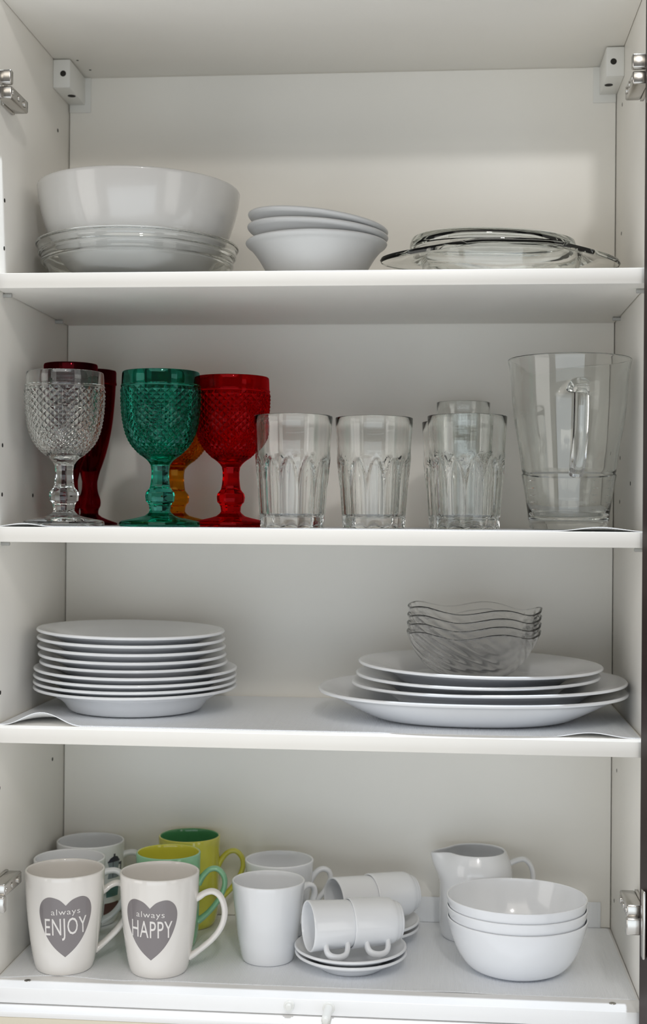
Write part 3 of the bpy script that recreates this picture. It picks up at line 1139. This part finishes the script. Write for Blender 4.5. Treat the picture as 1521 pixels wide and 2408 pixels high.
CUP = [(0, 0.0008), (0.0185, 0.0008), (0.0200, 0.0), (0.0215, 0.0), (0.0225, 0.0012), (0.0228, 0.0030), (0.0236, 0.0036), (0.0246, 0.0050), (0.0250, 0.0075), (0.0262, 0.0090), (0.0276, 0.0115)] + smooth_line(
    [(0.0284, 0.0150), (0.0292, 0.0260), (0.0298, 0.0400), (0.0303, 0.0530), (0.0308, 0.0645)], 3)
CUPP = vessel(CUP, 0.0026, 0.004)[0]


def cup(label, mouth, axis, hdir, first=None):
    """Cup lying on its side: mouth centre, axis from mouth to base, hdir = direction of its handle."""
    a = Vector(axis).normalized()
    h = Vector(hdir)
    h = (h - a * h.dot(a)).normalized()
    z = -a
    x = h
    y = z.cross(x)
    R = Matrix((x, y, z)).transposed().to_4x4()
    base = Vector(mouth) + a * 0.0645
    R.translation = base
    if first is None:
        t = thing('espresso_cup', base, label, 'cup', 'espresso cups lying on saucers')
        lathe('cup_body', CUPP, M['porcelain'], t, 64)
        p = smooth_line([(0.0285, 0.0490), (0.0370, 0.0495), (0.0430, 0.0460), (0.0455, 0.0370), (0.0430, 0.0280), (0.0360, 0.0235), (0.0275, 0.0215)], 4)
        sweep('handle', [(d, 0, zz) for d, zz in p], 0.0034, 0.0052, M['porcelain'], t, 12)
    else:
        t = dup(first, base, label)
    t.matrix_world = R
    return t


ax1 = (0.925, 0.375, -0.015)
hd1 = (0.10, -0.76, -0.63)
c1 = cup('white espresso cup lying in front with its mouth open to the left', (0.3730, 0.0850, 0.0590), ax1, hd1)
m2 = Vector((0.3730, 0.0850, 0.0590)) + Vector(ax1).normalized() * 0.0520
cup('white espresso cup lying in front with its ringed base to the right', m2, ax1, hd1, c1)
ax2 = (0.86, 0.51, -0.01)
hd2 = (0.2, 0.85, -0.35)
m3 = Vector((0.3960, 0.1900, 0.0600))
cup('white espresso cup lying behind with its mouth open to the left', m3, ax2, hd2, c1)
cup('white espresso cup lying behind with its ringed base to the right', m3 + Vector(ax2).normalized() * 0.0520, ax2, hd2, c1)

# ------------------------------------------------------------------ milk jug and white bowls
mj = thing('milk_jug', (0.5795, 0.2625, ZB), 'white porcelain milk jug with a pointed spout behind the white bowls', 'jug')
mo = [(0, 0.001), (0.038, 0.001), (0.040, 0.0), (0.0445, 0.0)] + smooth_line(
    [(0.0458, 0.0012), (0.0474, 0.0060), (0.0482, 0.0200), (0.0484, 0.0500), (0.0484, 0.0760), (0.0478, 0.0880), (0.0458, 0.0980), (0.0425, 0.1065), (0.0396, 0.1125)], 4)
mp_, mn = vessel(mo, 0.0028, 0.005)


def spout(i, th, r, z):
    d = (th - radians(184) + pi) % (2 * pi) - pi
    e = max(0, (z - 0.070) / 0.0425)
    w = math.exp(-(d / (0.52 - 0.26 * e)) ** 2) * min(1, e) ** 1.4
    rr = r + 0.0215 * w
    return (rr * cos(th), rr * sin(th), z - 0.0035 * w * (1 - min(1, abs(d))))


lathe('jug_body', mp_, M['porcelain'], mj, 128, spout)
p = smooth_line([(0.0440, 0.0950), (0.0530, 0.0990), (0.0640, 0.1010), (0.0730, 0.0930), (0.0765, 0.0790), (0.0755, 0.0600), (0.0690, 0.0420), (0.0580, 0.0290), (0.0470, 0.0230)], 4)
sweep('jug_handle', [(d, 0, z) for d, z in p], 0.0034, 0.0062, M['porcelain'], mj, 14, (0, 1, 0), Matrix.Rotation(radians(6), 4, 'Z'))

ob = bowl_prof([(0.043, 0.0), (0.050, 0.0010), (0.0590, 0.0055), (0.0665, 0.0130), (0.0735, 0.0240), (0.0790, 0.0370), (0.0832, 0.0500), (0.0858, 0.0600), (0.0866, 0.0645)], 0.0018, 4)
BG = 'stack of white bowls on the cupboard bottom'
b0 = lathe('soup_bowl', ob, M['opal'], None, 96)
b0.location = (0.6272, 0.1310, ZB)
tag(b0, 'glossy white bowl at the bottom of the stack in front of the milk jug', 'bowl', BG)
b0.rotation_euler = (radians(-0.3), 0, 0)
vdup(b0, (0.6268, 0.1310, ZB + 0.0128), 'glossy white bowl in the middle of the stack in front of the milk jug', (radians(-0.7), 0))
vdup(b0, (0.6266, 0.1310, ZB + 0.0250), 'glossy white bowl on top of the stack in front of the milk jug', (radians(-1.0), 0))

bpy.context.view_layer.update()
